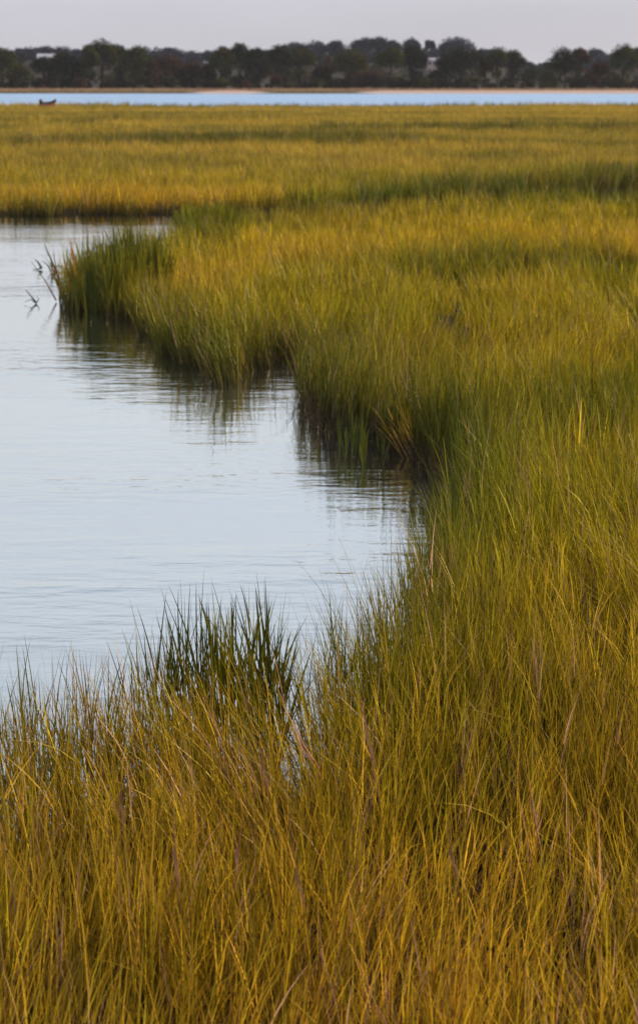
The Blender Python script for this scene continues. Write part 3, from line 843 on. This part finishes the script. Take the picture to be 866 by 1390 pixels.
# ------------------------------------------------------------------ houses
def house(px, topy, depth, W, D, wall_h, roof_h, wall_mat, roof_mat, label, cols, yaw=0.0, name='house'):
    X_, Y_, zt = at_depth(px, topy, depth)
    gz = float(terrain(np.array([[X_, Y_]]))[0])
    lift = zt - (wall_h + roof_h)
    h = empty(name, (X_, Y_, lift), label=label, cat='house', group=None); h.rotation_euler = (0, 0, yaw)
    m = MB(); m.box(-W / 2, W / 2, -D / 2, D / 2, gz - lift - 0.5, wall_h)
    # gable triangles
    m.add([(-W / 2, -D / 2, wall_h), (-W / 2, D / 2, wall_h), (-W / 2, 0, wall_h + roof_h * 0.93)], [(0, 2, 1)])
    m.add([(W / 2, -D / 2, wall_h), (W / 2, D / 2, wall_h), (W / 2, 0, wall_h + roof_h * 0.93)], [(0, 1, 2)])
    m.build('wall', wall_mat, h)
    r = MB(); o_ = 0.45
    for sgn in (-1, 1):
        y1 = sgn * (D / 2 + o_); z1 = wall_h - roof_h * o_ / (D / 2)
        r.add([(-W / 2 - o_, 0, wall_h + roof_h), (W / 2 + o_, 0, wall_h + roof_h), (W / 2 + o_, y1, z1), (-W / 2 - o_, y1, z1),
               (-W / 2 - o_, 0, wall_h + roof_h + .18), (W / 2 + o_, 0, wall_h + roof_h + .18), (W / 2 + o_, y1, z1 + .18), (-W / 2 - o_, y1, z1 + .18)],
              [(0, 1, 2, 3), (7, 6, 5, 4), (2, 6, 7, 3), (0, 3, 7, 4), (1, 5, 6, 2)])
    ro = r.build('roof', roof_mat, h)
    c = MB(); c.box(W * 0.22, W * 0.22 + 0.7, -0.35, 0.35, wall_h + roof_h * 0.5, wall_h + roof_h + 0.5); c.build('chimney', M_PLASTER, ro)
    for lvl in (wall_h - 1.9, wall_h - 4.7):
        if lvl < 0.3: continue
        for k in range(cols):
            x = -W / 2 + W * (k + 0.5) / cols
            fr = MB()
            for (a0, a1, b0, b1) in ((-.72, .72, 1.3, 1.42), (-.72, .72, -.12, 0), (-.72, -.6, 0, 1.3), (.6, .72, 0, 1.3)):
                fr.box(x + a0, x + a1, -D / 2 - .07, -D / 2 - 0.003, lvl + b0, lvl + b1)
            f = fr.build('window', M_WHITEWALL, h)
            pn = MB(); pn.box(x - .6, x + .6, -D / 2 - .03, -D / 2 - .004, lvl, lvl + 1.3); pn.build('pane', M_WINDOW, f)
    return h
house(64, 73.5, 702, 7.2, 7, 5.2, 1.7, M_WHITEWALL, M_PALEROOF, 'pale roofed white house showing above the dark trees at the left', 3, yaw=R(8))
house(590, 79, 700, 6.0, 7, 6.2, 0.9, M_PLASTER, M_ROOF, 'pinkish two storey house between two dark trees', 3, yaw=R(-6))

# ------------------------------------------------------------------ dinghy at the far edge of the marsh
def dinghy():
    x, y = at_depth(65, 140, 178)[:2]
    t = empty('dinghy', (x, y, 0.02), label='small orange dinghy with a dark cover at the far edge of the marsh', cat='boat')
    t.rotation_euler = (0, 0, R(-24))
    secs = []  # stations along the boat: x, half beam, keel z, sheer z
    for xs, hb, kz, sz in ((-0.85, 0.42, 0.06, 0.62), (-0.4, 0.52, 0.0, 0.60), (0.1, 0.54, 0.0, 0.62), (0.55, 0.40, 0.05, 0.70), (0.85, 0.18, 0.18, 0.78), (1.0, 0.02, 0.42, 0.84)):
        secs.append([(xs, -hb, sz), (xs, -hb * 0.82, kz + 0.16), (xs, 0, kz), (xs, hb * 0.82, kz + 0.16), (xs, hb, sz), (xs, hb * 0.9, sz - .02), (xs, hb * 0.7, kz + 0.22), (xs, 0, kz + .06), (xs, -hb * 0.7, kz + .22), (xs, -hb * 0.9, sz - .02)])
    m = MB(); n = 10; vs = [p for s in secs for p in s]; fs = []
    for i in range(len(secs) - 1):
        for k in range(n): fs.append((i * n + k, (i + 1) * n + k, (i + 1) * n + (k + 1) % n, i * n + (k + 1) % n))
    fs.append((0, 4, 3, 2, 1)); fs.append(tuple(50 + k for k in range(5)))
    m.add(vs, fs); m.build('hull', M_HULL, t, smooth=False)
    c = MB(); vs = []
    for i, (xs, hb, z) in enumerate(((-0.45, 0.52, .64), (-0.1, .54, .66), (0.3, .5, .70), (0.8, .28, .86), (1.05, .14, 1.02))):
        vs += [(xs, -hb, z), (xs, -hb * .5, z + .16), (xs, 0, z + .22), (xs, hb * .5, z + .16), (xs, hb, z)]
    c.add(vs, [(i * 5 + k, i * 5 + k + 1, (i + 1) * 5 + k + 1, (i + 1) * 5 + k) for i in range(4) for k in range(4)])
    c.add(vs[:5], [(0, 1, 2, 3, 4)]); c.build('cover', M_COVER, t)
    o = MB(); o.tube([(-0.82, 0, .60), (-0.84, 0, .82), (-0.84, 0, 1.05), (-0.84, 0, 1.16)], [0.13, 0.19, 0.18, 0.09], 9)
    o.tube([(-0.90, 0, .7), (-0.96, 0, .2), (-0.95, 0, -0.1)], [0.06, 0.05, 0.05], 7)
    ob = o.build('outboard_motor', M_COVER, t, smooth=True)
    h = MB(); h.tube([(-0.75, 0, .86), (-0.45, 0.05, .90)], [0.02, 0.025], 6); h.build('tiller', M_COVER, ob)
dinghy()

# ------------------------------------------------------------------ haze
HAZE = 0.00008
if HAZE:
    m, t, o = new_mat('haze_air')
    pv = t.nodes.new('ShaderNodeVolumePrincipled')
    pv.inputs['Color'].default_value = (0.80, 0.84, 0.95, 1)
    pv.inputs['Density'].default_value = HAZE
    pv.inputs['Anisotropy'].default_value = 0.1
    t.links.new(pv.outputs[0], o.inputs['Volume'])
    hz = MB(); hz.box(-6100, 6100, -850, 12100, -3.0, 45)
    props(hz.build('haze', m), label='thin bluish haze in the air over the marsh', cat='haze', kind='stuff')
